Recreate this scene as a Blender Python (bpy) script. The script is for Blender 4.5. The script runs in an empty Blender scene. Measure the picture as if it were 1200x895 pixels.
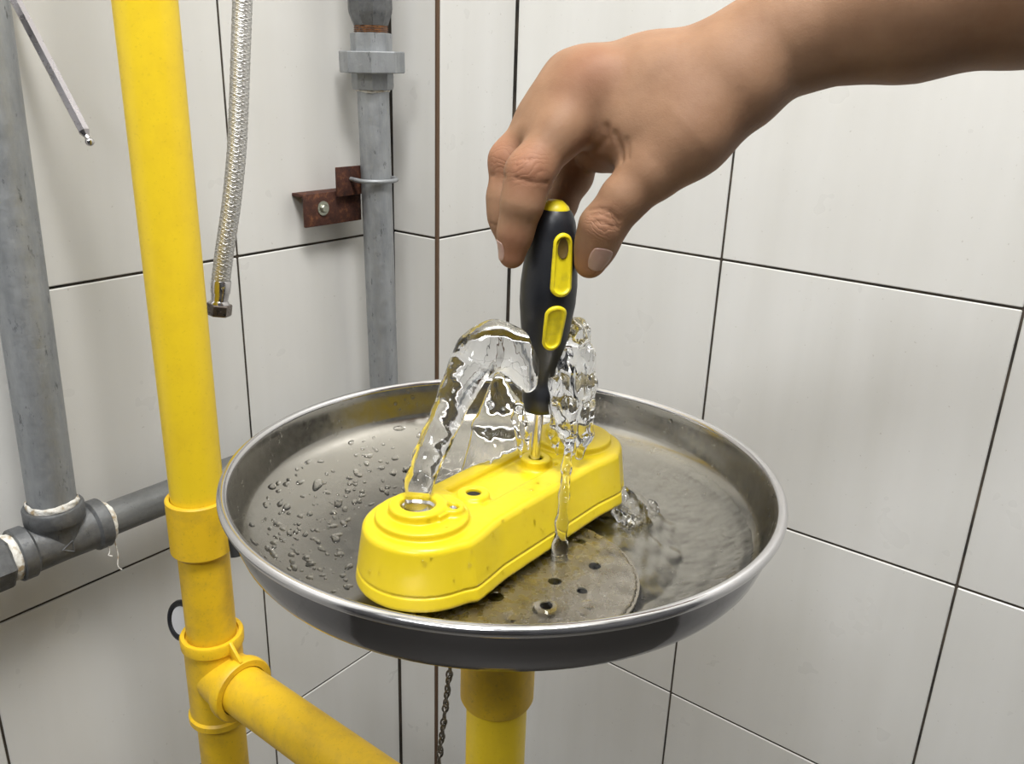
import bpy, bmesh, math, random
import numpy as np
from mathutils import Vector, Matrix
random.seed(7)
RNG = np.random.default_rng(5)
SC = bpy.context.scene
COL = SC.collection

# ------------------------------------------------------------------ camera
# R: rows are the world axes in camera coordinates (so world = R @ cam); camera stands at the origin
R = np.array([[0.61103269, 0.25354284, -0.74990338],
              [-0.79097094, 0.23346983, -0.56555885],
              [0.03168642, 0.93872672, 0.34320272]])
F = 1005.0
cd = bpy.data.cameras.new('camera'); cam = bpy.data.objects.new('camera', cd); COL.objects.link(cam)
cd.sensor_width = 36; cd.lens = 36 * F / 1200; cd.clip_start = .01
cam.matrix_world = Matrix([list(R[0]) + [0], list(R[1]) + [0], list(R[2]) + [0], [0, 0, 0, 1]])
SC.camera = cam
# ------------------------------------------------------------------ light
SC.view_settings.view_transform = 'Standard'; SC.view_settings.look = 'None'
SC.view_settings.exposure = 0.0; SC.view_settings.gamma = 1; SC.view_settings.use_curve_mapping = False
w = bpy.data.worlds.new('world'); SC.world = w; w.use_nodes = True
w.node_tree.nodes['Background'].inputs[0].default_value = (.80, .86, .95, 1)
w.node_tree.nodes['Background'].inputs[1].default_value = .30

def area(name, loc, target, size, power, color=(1, 1, 1), sy=None):
    l = bpy.data.lights.new(name, 'AREA'); l.energy = power; l.size = size; l.color = color
    if sy: l.shape = 'RECTANGLE'; l.size_y = sy
    o = bpy.data.objects.new(name, l); COL.objects.link(o); o.location = loc
    o.rotation_euler = (Vector(target) - Vector(loc)).to_track_quat('-Z', 'Y').to_euler(); return o
area('ceiling_panel_light', (.10, -.10, 1.42), (.4, .1, -.3), .6, 37, (1, .985, .96), .4)
area('right_wall_fill', (-1.2, -.2, 1.40), (.9, .0, -.2), .9, 27, (.95, .975, 1), .35)  # added fill that brightens the right wall; no such fixture known

# ------------------------------------------------------------------ geometry helpers
def ray(u, v):
    d = np.array([u - 600., -(v - 447.5), -F]); return R @ d / F      # depth 1 along the optical axis
def P(u, v, d): return ray(u, v) * d
def onX(u, v, a): r = ray(u, v); return r * a / r[0]
def onY(u, v, a): r = ray(u, v); return r * a / r[1]
def zcyl(u, v, X, Y, r):
    d = ray(u, v); h = math.hypot(X, Y) - r; return d[2] * h / math.hypot(d[0], d[1])

def link(name, me, m=None, parent=None, smooth=True):
    if m is not None: me.materials.append(m)
    if smooth: me.polygons.foreach_set('use_smooth', [True] * len(me.polygons))
    o = bpy.data.objects.new(name, me); COL.objects.link(o)
    if parent: o.parent = parent
    return o
def mesh(name, v, f, m=None, parent=None, smooth=True):
    me = bpy.data.meshes.new(name); me.from_pydata([tuple(map(float, p)) for p in v], [], [tuple(map(int, q)) for q in f]); me.update()
    return link(name, me, m, parent, smooth)
def bmobj(name, bm, m, parent=None, smooth=True):
    bmesh.ops.recalc_face_normals(bm, faces=bm.faces)
    me = bpy.data.meshes.new(name); bm.to_mesh(me); bm.free()
    return link(name, me, m, parent, smooth)
def tag(o, label=None, cat=None, group=None, kind=None):
    if label: o['label'] = label
    if cat: o['category'] = cat
    if group: o['group'] = group
    if kind: o['kind'] = kind
    return o
def empty(name, loc, label=None, cat=None, group=None, kind=None):
    o = bpy.data.objects.new(name, None); COL.objects.link(o); o.location = loc; o.empty_display_size = .02
    tag(o, label, cat, group, kind); return o
def keep(o, root):           # parent a part built in world coordinates
    o.parent = root; o.matrix_parent_inverse = Matrix.Translation(root.location).inverted(); return o
def autosmooth(o, deg=35):
    o.data.polygons.foreach_set('use_smooth', [True] * len(o.data.polygons))
    bm = bmesh.new(); bm.from_mesh(o.data)
    for e in bm.edges:
        if len(e.link_faces) == 2 and e.calc_face_angle(0) > math.radians(deg): e.smooth = False
    bm.to_mesh(o.data); bm.free(); return o
def frame(axis):
    a = Vector(axis).normalized(); t = Vector((0, 0, 1)) if abs(a.z) < .9 else Vector((1, 0, 0))
    x = t.cross(a).normalized(); y = a.cross(x); return x, y, a
def lathe(name, prof, origin, axis, m, root=None, seg=64, closed=False, deg=35):
    """prof: (radius, distance along axis)"""
    x, y, a = frame(axis); o = Vector(origin); V = []; Fc = []; n = len(prof)
    for i in range(seg):
        t = 2 * math.pi * i / seg; d = x * math.cos(t) + y * math.sin(t)
        for r, h in prof: V.append(o + d * r + a * h)
    for i in range(seg):
        j = (i + 1) % seg
        for k in range(n if closed else n - 1):
            l = (k + 1) % n
            Fc.append((i * n + k, j * n + k, j * n + l, i * n + l))
    ob = mesh(name, V, Fc, None)
    bm = bmesh.new(); bm.from_mesh(ob.data); bmesh.ops.remove_doubles(bm, verts=bm.verts, dist=1e-6)
    bmesh.ops.recalc_face_normals(bm, faces=bm.faces); bm.to_mesh(ob.data); bm.free()
    ob.data.materials.append(m); autosmooth(ob, deg)
    if root: keep(ob, root)
    return ob
def tube(name, pts, rad, m, root=None, seg=16, cap=True, spline=0):
    pts = [Vector(p) for p in pts]
    if not hasattr(rad, '__len__'): rad = [rad] * len(pts)
    if spline:
        q = []; rr = []
        for i in range(len(pts) - 1):
            p0 = pts[max(i - 1, 0)]; p1 = pts[i]; p2 = pts[i + 1]; p3 = pts[min(i + 2, len(pts) - 1)]
            for s in range(spline):
                t = s / spline
                q.append(.5 * ((2 * p1) + (-p0 + p2) * t + (2 * p0 - 5 * p1 + 4 * p2 - p3) * t * t + (-p0 + 3 * p1 - 3 * p2 + p3) * t ** 3)); rr.append(rad[i] * (1 - t) + rad[i + 1] * t)
        q.append(pts[-1]); rr.append(rad[-1]); pts, rad = q, rr
    V = []; Fc = []; x = None
    for i, p in enumerate(pts):
        d = (pts[min(i + 1, len(pts) - 1)] - pts[max(i - 1, 0)]).normalized()
        if x is None: x, y, _ = frame(d)
        else: x = (x - d * x.dot(d)).normalized(); y = d.cross(x)
        for k in range(seg):
            t = 2 * math.pi * k / seg; V.append(p + (x * math.cos(t) + y * math.sin(t)) * rad[i])
    for i in range(len(pts) - 1):
        for k in range(seg):
            l = (k + 1) % seg; Fc.append((i * seg + k, i * seg + l, (i + 1) * seg + l, (i + 1) * seg + k))
    if cap: Fc.append(tuple(range(seg))[::-1]); Fc.append(tuple((len(pts) - 1) * seg + k for k in range(seg)))
    ob = mesh(name, V, Fc, m); autosmooth(ob, 50)
    if root: keep(ob, root)
    return ob
def box(name, lo, hi, m, root=None, bev=.001, seg=2):
    bm = bmesh.new(); bmesh.ops.create_cube(bm, size=1)
    for v in bm.verts:
        v.co = Vector([(lo[i] + hi[i]) / 2 + v.co[i] * (hi[i] - lo[i]) for i in range(3)])
    if bev: bmesh.ops.bevel(bm, geom=bm.edges[:], offset=bev, segments=seg, affect='EDGES', profile=.5)
    o = bmobj(name, bm, m); autosmooth(o, 40)
    if root: keep(o, root)
    return o
def prism(name, poly, origin, ex, ey, ez, thick, m, root=None, bev=.0006):
    """polygon in (ex, ey) extruded along ez"""
    o = Vector(origin); ex, ey, ez = Vector(ex), Vector(ey), Vector(ez); bm = bmesh.new()
    a = [bm.verts.new(o + ex * p[0] + ey * p[1]) for p in poly]; b = [bm.verts.new(v.co + ez * thick) for v in a]
    bm.faces.new(a[::-1]); bm.faces.new(b); n = len(a)
    for i in range(n): bm.faces.new((a[i], a[(i + 1) % n], b[(i + 1) % n], b[i]))
    if bev: bmesh.ops.bevel(bm, geom=bm.edges[:], offset=bev, segments=2, affect='EDGES', profile=.5)
    ob = bmobj(name, bm, m); autosmooth(ob, 30)
    if root: keep(ob, root)
    return ob

# signed distance field on a grid -> smooth surface (surface nets)
class Field:
    def __init__(s, lo, hi, h):
        s.lo = np.array(lo, float); s.h = h; s.n = np.ceil((np.array(hi) - s.lo) / h).astype(int) + 1
        s.ax = [s.lo[i] + h * np.arange(s.n[i]) for i in range(3)]
        s.d = np.full(s.n, .02, np.float32)
    def sub(s, lo, hi, pad):
        a = np.clip(((np.array(lo) - pad - s.lo) / s.h).astype(int), 0, s.n - 1)
        b = np.clip(((np.array(hi) + pad - s.lo) / s.h).astype(int) + 2, 1, s.n)
        sl = tuple(slice(a[i], b[i]) for i in range(3))
        g = np.meshgrid(*[s.ax[i][sl[i]].astype(np.float32) for i in range(3)], indexing='ij', sparse=True)
        return sl, g
    def put(s, sl, v, k):
        a = s.d[sl]
        if k <= 0: s.d[sl] = np.minimum(a, v); return
        h = np.maximum(k - np.abs(a - v), 0) / k
        s.d[sl] = np.minimum(a, v) - h * h * k * .25
    def cone(s, p, q, r1, r2, k=.004, pad=None):
        p = np.array(p); q = np.array(q); pad = pad or (max(r1, r2) + k + .006)
        sl, (X, Y, Z) = s.sub(np.minimum(p, q), np.maximum(p, q), pad)
        b = q - p; L = float(b @ b) + 1e-12
        t = np.clip(((X - p[0]) * b[0] + (Y - p[1]) * b[1] + (Z - p[2]) * b[2]) / L, 0, 1)
        v = np.sqrt((X - p[0] - t * b[0]) ** 2 + (Y - p[1] - t * b[1]) ** 2 + (Z - p[2] - t * b[2]) ** 2) - (r1 + (r2 - r1) * t)
        s.put(sl, v.astype(np.float32), k)
    def chain(s, pts, k=.004):
        for a, b in zip(pts, pts[1:]): s.cone(a[:3], b[:3], a[3], b[3], k)
    def merge(s, o, k): s.put(tuple([slice(None)] * 3), o.d, k)
    def cut_cone(s, p, q, r1, r2, k=.0015):
        p = np.array(p); q = np.array(q); pad = max(r1, r2) + k + .002
        sl, (X, Y, Z) = s.sub(np.minimum(p, q), np.maximum(p, q), pad)
        b = q - p; L = float(b @ b) + 1e-12
        t = np.clip(((X - p[0]) * b[0] + (Y - p[1]) * b[1] + (Z - p[2]) * b[2]) / L, 0, 1)
        v = -(np.sqrt((X - p[0] - t * b[0]) ** 2 + (Y - p[1] - t * b[1]) ** 2 + (Z - p[2] - t * b[2]) ** 2) - (r1 + (r2 - r1) * t))
        a = s.d[sl]; h = np.maximum(k - np.abs(a - v), 0) / k
        s.d[sl] = np.maximum(a, v) + h * h * k * .25
    def mesh(s):
        d = s.d; n = np.array(d.shape)
        ins = d < 0
        cnt = np.zeros(n - 1, np.int8)
        offs = [(i, j, k) for i in (0, 1) for j in (0, 1) for k in (0, 1)]
        for (i, j, k) in offs: cnt += ins[i:n[0] - 1 + i, j:n[1] - 1 + j, k:n[2] - 1 + k]
        cells = np.argwhere((cnt > 0) & (cnt < 8))
        idx = np.full(n - 1, -1, np.int32); idx[tuple(cells.T)] = np.arange(len(cells))
        val = np.stack([d[cells[:, 0] + i, cells[:, 1] + j, cells[:, 2] + k] for (i, j, k) in offs], 1)
        acc = np.zeros((len(cells), 3)); m = np.zeros(len(cells))
        for a in range(8):
            for b in range(a + 1, 8):
                oa, ob = np.array(offs[a]), np.array(offs[b])
                if np.abs(oa - ob).sum() != 1: continue
                va, vb = val[:, a], val[:, b]; c = (va < 0) != (vb < 0)
                t = np.where(c, va / np.where(c, va - vb, 1), 0)
                acc += np.where(c[:, None], oa + (ob - oa) * t[:, None], 0); m += c
        V = s.lo + (cells + acc / m[:, None]) * s.h
        Q = []
        for ax in range(3):
            u, w_ = (ax + 1) % 3, (ax + 2) % 3
            sa = [slice(None)] * 3; sb = [slice(None)] * 3; sa[ax] = slice(0, -1); sb[ax] = slice(1, None)
            A = ins[tuple(sa)]; B = ins[tuple(sb)]
            e = np.argwhere(A != B); e = e[(e[:, u] > 0) & (e[:, w_] > 0) & (e[:, u] < n[u] - 1) & (e[:, w_] < n[w_] - 1)]
            du = np.zeros(3, int); du[u] = 1; dw = np.zeros(3, int); dw[w_] = 1
            c = [idx[tuple((e - x).T)] for x in (du + dw, dw, 0 * du, du)]
            q = np.stack(c, 1); fl = ~A[tuple(e.T)]; q[fl] = q[fl][:, ::-1]; Q.append(q)
        return V, np.concatenate(Q)
def field_obj(name, f, m, tocam=True, smooth_it=1):
    V, Q = f.mesh()
    me = bpy.data.meshes.new(name)
    if tocam: V = V @ R.T
    me.vertices.add(len(V)); me.vertices.foreach_set('co', V.astype(np.float32).ravel())
    me.loops.add(Q.size); me.loops.foreach_set('vertex_index', Q.astype(np.int32).ravel())
    me.polygons.add(len(Q)); me.polygons.foreach_set('loop_start', np.arange(0, Q.size, 4, dtype=np.int32))
    me.update(calc_edges=True); me.validate()
    return link(name, me, m)
def C3(u, v, d, rpx=0):      # camera-frame point, radius in metres
    return ((u - 600) * d / F, -(v - 447.5) * d / F, -d, rpx * d / F)

# ------------------------------------------------------------------ materials
def mat(name, base=(.5, .5, .5), rough=.5, metal=0, **kw):
    m = bpy.data.materials.new(name); m.use_nodes = True; b = m.node_tree.nodes['Principled BSDF']
    b.inputs['Base Color'].default_value = (*base, 1); b.inputs['Roughness'].default_value = rough; b.inputs['Metallic'].default_value = metal
    for k, v in kw.items(): b.inputs[k.replace('_', ' ')].default_value = v
    return m
class N:
    def __init__(s, m): s.m = m; s.t = m.node_tree; s.b = s.t.nodes['Principled BSDF']
    def new(s, ty, **kw):
        n = s.t.nodes.new(ty)
        for k, v in kw.items():
            if hasattr(n, k): setattr(n, k, v)
            else: n.inputs[k].default_value = v
        return n
    def l(s, a, b): s.t.links.new(a, b)
    def coord(s, scale=(1, 1, 1), obj=True):
        c = s.new('ShaderNodeTexCoord'); mp = s.new('ShaderNodeMapping'); mp.inputs['Scale'].default_value = scale
        s.l(c.outputs['Object'], mp.inputs[0]); return mp.outputs[0]
    def noise(s, scale, detail=4, rough=.55, vec=None, dist=0):
        n = s.new('ShaderNodeTexNoise'); n.inputs['Scale'].default_value = scale; n.inputs['Detail'].default_value = detail
        n.inputs['Roughness'].default_value = rough; n.inputs['Distortion'].default_value = dist
        s.l(vec if vec is not None else s.coord(), n.inputs['Vector']); return n.outputs['Fac']
    def ramp(s, fac, stops):
        r = s.new('ShaderNodeValToRGB'); e = r.color_ramp.elements
        while len(e) < len(stops): e.new(.5)
        for i, (p, c) in enumerate(stops): e[i].position = p; e[i].color = (*c, 1) if hasattr(c, '__len__') else (c, c, c, 1)
        s.l(fac, r.inputs[0]); return r.outputs[0]
    def mix(s, fac, a, b, blend='MIX'):
        n = s.new('ShaderNodeMix', data_type='RGBA', blend_type=blend)
        for sock, x in ((n.inputs[0], fac), (n.inputs[6], a), (n.inputs[7], b)):
            if hasattr(x, 'is_output'): s.l(x, sock)
            else: sock.default_value = x if not hasattr(x, '__len__') else (*x, 1)
        return n.outputs[2]
    def bump(s, h, strength=.3, dist=.001):
        n = s.new('ShaderNodeBump'); n.inputs['Strength'].default_value = strength; n.inputs['Distance'].default_value = dist
        s.l(h, n.inputs['Height'])
        ex = s.b.inputs['Normal'].links
        if ex: s.l(ex[0].from_socket, n.inputs['Normal'])
        s.l(n.outputs[0], s.b.inputs['Normal'])
    def col(s, c): s.l(c, s.b.inputs['Base Color'])
    def rgh(s, c): s.l(c, s.b.inputs['Roughness'])

def m_tile():
    m = mat('glazed_tile', (.75, .73, .67), .32); n = N(m)
    c = n.new('ShaderNodeNewGeometry').outputs['Position']
    a = n.noise(2.2, 3, .5, c); b = n.noise(900, 2, .6, c); st = n.new('ShaderNodeMapping'); st.inputs['Scale'].default_value = (9, 9, .9); n.l(c, st.inputs[0])
    s = n.noise(1.6, 3, .6, st.outputs[0])
    base = n.ramp(a, [(.3, (.70, .69, .66)), (.7, (.775, .77, .75))])
    base = n.mix(n.ramp(s, [(.35, 0.0), (.75, .40)]), base, (.60, .59, .545))
    sp = n.ramp(n.noise(260, 1, .5, c), [(.74, 0), (.80, .35)])
    base = n.mix(sp, base, (.33, .30, .25))
    n.col(base); n.rgh(n.ramp(n.noise(14, 3, .6, c), [(.3, .26), (.7, .42)]))
    n.bump(b, .12, .0004); n.bump(n.noise(9, 2, .5, c), .25, .004); return m
def m_yellow(name, base, dirty, rough=.38, amt=.5, sc=30):
    m = mat(name, base, rough, Specular_IOR_Level=.4); n = N(m)
    f = n.ramp(n.noise(sc, 6, .65), [(.45, 0), (.72, amt)])
    g = n.ramp(n.noise(400, 2, .6), [(.62, 0), (.7, 0 if 'mould' in name else amt * .5)])
    c = n.mix(f, base, dirty); n.col(n.mix(g, c, tuple(.5 * x for x in dirty)))
    n.bump(n.noise(260, 3, .5), .18, .0006); n.bump(n.noise(40, 3, .5), .2, .0015); return m
def m_galv(name, a, b, rough=.5, metal=.55, scale=(1, 1, .25)):
    m = mat(name, a, rough, metal); n = N(m); c = n.coord(scale)
    f = n.ramp(n.noise(60, 6, .7, c), [(.3, 0), (.7, 1)]); col = n.mix(f, a, b)
    sc = n.ramp(n.noise(150, 5, .75, n.coord((1, 1, .35))), [(.60, 0), (.68, .7)])
    col = n.mix(sc, col, (.06, .065, .07)); n.col(col)
    n.rgh(n.ramp(n.noise(90, 3, .6), [(.3, rough - .1), (.7, rough + .15)]))
    n.bump(n.noise(300, 4, .6), .3, .0008); n.bump(n.noise(35, 3, .6), .3, .002); return m
def m_steel(name, base, rough, brush=(1, 1, 1), sc=200, var=.08):
    m = mat(name, base, rough, 1.0); n = N(m); c = n.coord(brush)
    n.rgh(n.ramp(n.noise(sc, 4, .6, c), [(.3, rough - var), (.7, rough + var)]))
    n.bump(n.noise(sc * 1.3, 3, .6, c), .06, .0004); return m
M = {}
M['tile'] = m_tile()
M['grout'] = mat('dark_grout', (.035, .03, .026), .9); n_ = N(M['grout']); n_.col(n_.ramp(n_.noise(30), [(.35, (.02, .018, .016)), (.7, (.09, .07, .05))]))
M['brown_grout'] = mat('brown_corner_grout', (.12, .07, .04), .8)
M['backwall'] = mat('grey_painted_wall', (.07, .07, .075), .7)
M['floor'] = mat('floor_tile', (.09, .085, .075), .5)
M['ceil'] = mat('ceiling_paint', (.7, .7, .67), .8)
M['pipe_yellow'] = m_yellow('yellow_painted_pipe', (.89, .63, .022), (.62, .38, .03), .36, .25)
M['fit_yellow'] = m_yellow('yellow_fitting', (.82, .52, .018), (.42, .26, .045), .42, .42, 45)
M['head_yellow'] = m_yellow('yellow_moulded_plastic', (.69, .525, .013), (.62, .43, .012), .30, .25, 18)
M['galv'] = m_galv('galvanised_pipe', (.40, .415, .43), (.27, .285, .30))
M['galv2'] = m_galv('cast_malleable_fitting', (.21, .215, .22), (.11, .115, .12), .48, .6, (1, 1, 1))
M['hpipe'] = m_galv('dull_grey_pipe', (.25, .255, .255), (.15, .155, .155), .5, .6, (.2, .2, 1))
M['tape'] = mat('thread_tape', (.75, .72, .64), .7); n_ = N(M['tape']); n_.col(n_.ramp(n_.noise(160, 4), [(.35, (.40, .30, .18)), (.5, (.72, .70, .64)), (.7, (.85, .83, .78))])); n_.bump(n_.noise(500, 3), .6, .001)
M['copper'] = mat('rusty_thread', (.32, .13, .04), .5, .4); n_ = N(M['copper']); n_.col(n_.ramp(n_.noise(300, 3), [(.35, (.05, .02, .012)), (.6, (.40, .17, .05))]))
M['rust'] = mat('rusted_steel', (.07, .025, .015), .75, .2); n_ = N(M['rust']); n_.col(n_.ramp(n_.noise(120, 6, .7), [(.3, (.03, .012, .010)), (.55, (.085, .03, .018)), (.75, (.25, .10, .04))])); n_.bump(n_.noise(300, 4), .5, .001)
M['zinc'] = m_steel('zinc_bolt', (.42, .43, .36), .4)
M['dish'] = m_steel('brushed_stainless', (.37, .355, .32), .22, (1, 1, 1), 160, .06)
M['rim'] = m_steel('polished_stainless_rim', (.66, .65, .66), .17, (1, 1, 1), 120, .05)
M['outer'] = m_steel('polished_stainless_wall', (.22, .215, .225), .10, (1, 1, 1), 40, .04)  # dark base colour puts the mirrored dark room into the outer wall
M['plate'] = m_steel('drain_plate_steel', (.38, .35, .30), .28)
M['chrome'] = m_steel('bright_steel', (.62, .60, .60), .16)
M['hexkey'] = m_steel('hex_key_steel', (.42, .40, .42), .3)
M['black'] = mat('black_rubber', (.012, .013, .017), .42); n_ = N(M['black']); n_.bump(n_.noise(500, 3), .15, .0004); n_.rgh(n_.ramp(n_.noise(60, 3), [(.3, .3), (.7, .52)]))
M['grip_yellow'] = mat('yellow_grip_plastic', (.80, .65, .012), .42); n_ = N(M['grip_yellow']); n_.bump(n_.noise(600, 3), .2, .0004); n_.col(n_.mix(n_.ramp(n_.noise(140, 5), [(.52, 0), (.75, .5)]), (.80, .65, .012), (.35, .27, .03)))
M['dark'] = mat('black_and_hole_shade', (.01, .01, .01), .8)  # black of strap and stem; also stands for shade in the boss holes
M['white'] = mat('white_plastic', (.72, .72, .74), .5)
M['chain'] = m_steel('dull_chain_steel', (.22, .20, .17), .4)
M['water'] = mat('clear_water', (1, 1, 1), 0.0, Transmission_Weight=1.0, IOR=1.333)
M['waterj'] = mat('jet_water', (.985, .99, 1), 0.0, Transmission_Weight=1.0, IOR=1.333); n_ = N(M['waterj']); n_.bump(n_.noise(70, 3, .5, n_.coord((1, 1, .35))), .4, .004)
# braided hose
def m_braid():
    m = mat('braided_steel', (.60, .59, .57), .42, .9); return m
M['braid'] = m_braid()
# skin
def m_skin():
    m = mat('skin', (.40, .24, .155), .60, Subsurface_Weight=.12, Subsurface_Radius=(.006, .0025, .0012), Subsurface_Scale=1.0, Specular_IOR_Level=.28); n = N(m)
    c = n.new('ShaderNodeNewGeometry').outputs['Position']
    f = n.noise(28, 4, .6, c); base = n.ramp(f, [(.32, (.255, .138, .078)), (.68, (.33, .19, .112))])
    # redder skin round the knuckles and fingertips
    def mask(p, r):
        d = n.new('ShaderNodeVectorMath', operation='DISTANCE'); n.l(c, d.inputs[0]); d.inputs[1].default_value = tuple(p)
        q = n.new('ShaderNodeMapRange'); q.inputs['From Min'].default_value = r; q.inputs['From Max'].default_value = r * .25; n.l(d.outputs['Value'], q.inputs['Value']); return q.outputs[0]
    for p, r, a in ((P(616, 195, .418), .020, .45), (P(586, 186, .45), .018, .45), (P(690, 88, .425), .024, .3), (P(600, 300, .43), .018, .5), (P(690, 315, .44), .016, .4), (P(705, 262, .42), .016, .3), (P(700, 180, .45), .03, .35)):
        mu = n.new('ShaderNodeMath', operation='MULTIPLY'); n.l(mask(p, r), mu.inputs[0]); mu.inputs[1].default_value = a
        base = n.mix(mu.outputs[0], base, (.33, .125, .07))
    # small mole
    base = n.mix(mask(P(731, 229, .413), .0011), base, (.08, .03, .02)); base = n.mix(mask(P(882, 58, .375), .0016), base, (.20, .10, .05))
    n.col(base)
    n.bump(n.noise(1100, 3, .6, c), .18, .0005); n.bump(n.noise(160, 3, .6, c), .16, .0012)
    # creases over the finger joints: bands across the joint, fading with distance from it
    def crease(p, axis, r, sc, st):
        mp = n.new('ShaderNodeVectorMath', operation='DOT_PRODUCT'); n.l(c, mp.inputs[0]); mp.inputs[1].default_value = tuple(Vector(axis).normalized())
        nz = n.new('ShaderNodeMath', operation='MULTIPLY_ADD'); n.l(n.noise(110, 2, .5, c), nz.inputs[0]); nz.inputs[1].default_value = .012; n.l(mp.outputs['Value'], nz.inputs[2])
        k = n.new('ShaderNodeMath', operation='MULTIPLY'); n.l(nz.outputs[0], k.inputs[0]); k.inputs[1].default_value = sc
        si = n.new('ShaderNodeMath', operation='SINE'); n.l(k.outputs[0], si.inputs[0])
        ab = n.new('ShaderNodeMath', operation='ABSOLUTE'); n.l(si.outputs[0], ab.inputs[0])
        pw = n.new('ShaderNodeMath', operation='POWER'); n.l(ab.outputs[0], pw.inputs[0]); pw.inputs[1].default_value = .35
        mu = n.new('ShaderNodeMath', operation='MULTIPLY'); n.l(pw.outputs[0], mu.inputs[0]); n.l(mask(p, r), mu.inputs[1]); n.bump(mu.outputs[0], st, .0009)
    crease(P(617, 193, .42), P(619, 230, .42) - P(600, 160, .42) + P(20, 0, .0), .015, 1000, .26)
    crease(P(704, 262, .42), P(695, 290, .43) - P(725, 235, .43), .014, 1250, .42)
    crease(P(589, 186, .445), P(591, 235, .46) - P(598, 160, .46), .012, 1200, .25)
    return m
M['skin'] = m_skin()
M['nail'] = mat('fingernail', (.46, .29, .235), .3, Specular_IOR_Level=.5, Subsurface_Weight=.15, Subsurface_Scale=.002)
M['nail_tip'] = mat('fingernail_edge', (.60, .50, .45), .35)

# ------------------------------------------------------------------ room
YL, XR, XC, YC, ZF, ZC = .765, .90, .757, .690, -1.29, 1.48
ZJ = [-.194 + .2985 * k for k in range(-4, 7)]        # horizontal joints
def wall(name, plane, fixed, a0, a1, joints, sign):
    """plane 'X': wall at x=fixed, runs along y; sign is the side the room is NOT on"""
    lo = [0, 0, ZF]; hi = [0, 0, ZC]; i = 0 if plane == 'X' else 1; j = 1 - i
    t = .007
    lo[i], hi[i] = (fixed + t * .25, fixed + .05); lo[j], hi[j] = a0, a1 + (.06 if a1 > .68 else 0)
    root = box(name, lo, hi, M['grout'], None, 0); tag(root, kind='structure')
    g = .0013; cache = {}
    js = sorted([a0] + [q for q in joints if a0 + .004 < q < a1 - .004] + [a1]); zs = sorted([ZF] + [z for z in ZJ if ZF + .01 < z < ZC - .01] + [ZC])
    for p, q in zip(js, js[1:]):
        for z0, z1 in zip(zs, zs[1:]):
            w_, h_ = (q - p - 2 * g), (z1 - z0 - 2 * g); key = (round(w_, 4), round(h_, 4))
            if key not in cache:
                bm = bmesh.new(); bmesh.ops.create_cube(bm, size=1)
                s = [0, 0, 0]; s[i] = t; s[j] = w_; s[2] = h_
                for v in bm.verts: v.co = Vector([v.co[k] * s[k] for k in range(3)])
                bmesh.ops.bevel(bm, geom=bm.edges[:], offset=.0009, segments=1, affect='EDGES')
                bmesh.ops.recalc_face_normals(bm, faces=bm.faces); me = bpy.data.meshes.new('tile'); bm.to_mesh(me); bm.free(); me.materials.append(M['tile']); cache[key] = me
            o = bpy.data.objects.new('tile', cache[key]); COL.objects.link(o)
            c = [0, 0, (z0 + z1) / 2]; c[i] = fixed + t / 2 + random.uniform(-.0001, .00035); c[j] = (p + q) / 2; o.location = c
            o.rotation_euler = tuple(random.uniform(-.0012, .0012) if k != i else 0 for k in range(3)); keep(o, root)
    return root
wall('wall_right', 'X', XR, -1.3, YC - .001, [.391 - .3015 * k for k in range(-1, 8)], 1)
wall('wall_left', 'Y', YL, -1.3, XC - .001, [.531 - .3 * k for k in range(0, 8)], 1)
wall('wall_chase_side', 'X', XC, YC + .002, YL - .001, [], 1)
wall('wall_chase_front', 'Y', YC, XC + .002, XR - .001, [], 1)
tag(box('trim_1', (XC - .0006, YC - .0006, ZF), (XC + .0035, YC + .0035, ZC), M['brown_grout'], None, .0005), kind='structure')
tag(box('wall_back', (-1.42, -1.40, ZF), (.96, -1.34, ZC), M['backwall'], None, 0), kind='structure')
tag(box('wall_side', (-1.42, -1.40, ZF), (-1.36, .82, ZC), M['backwall'], None, 0), kind='structure')
tag(box('floor', (-1.35, -1.35, ZF - .05), (1, .9, ZF), M['floor'], None, 0), kind='structure')
tag(box('ceiling', (-1.35, -1.35, ZC), (1, .9, ZC + .05), M['ceil'], None, 0), kind='structure')

# ------------------------------------------------------------------ dish
CX, CY, CZ = .3496, .2672, -.2109
TILT = Matrix.Rotation(.0138, 4, 'Y') @ Matrix.Rotation(-.0079, 4, 'X')
def D(x, y, h): return Vector((CX, CY, CZ)) + (TILT @ Vector((x, y, h)))
DAX = tuple(TILT @ Vector((0, 0, 1)))
dish = empty('eyewash_bowl', (CX, CY, CZ), 'round stainless steel eyewash bowl on the yellow column, wet inside', 'bowl')
FL = [(0, -.0465), (.06, -.0458), (.085, -.0447), (.100, -.0430), (.112, -.0402), (.122, -.0370), (.131, -.0330), (.138, -.0290), (.1425, -.0255)]
def floor_h(r): return np.interp(r, [a for a, b in FL], [b for a, b in FL])
inner = [(.020, -.0463)] + FL[1:] + [(.1437, -.0238), (.1446, -.0215), (.1462, -.0150), (.1478, -.0080), (.1488, -.0036), (.1494, -.0022)]
lathe('bowl_interior', inner, (CX, CY, CZ), DAX, M['dish'], dish, 160, deg=22)
rim = [(.1520 + .0029 * math.cos(t), -.0029 + .0029 * math.sin(t)) for t in np.linspace(0, 2 * math.pi, 17)[:-1]]
lathe('rolled_rim', rim, (CX, CY, CZ), DAX, M['rim'], dish, 160, closed=True, deg=60)
outer = [(.1510, -.0052), (.1500, -.0085), (.1492, -.014), (.1478, -.020), (.1458, -.0255), (.1436, -.0288), (.141, -.0308), (.130, -.0362), (.114, -.0425), (.095, -.0460), (.03, -.049)]
lathe('bowl_underside', outer, (CX, CY, CZ), DAX, M['outer'], dish, 128, deg=60)
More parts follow.
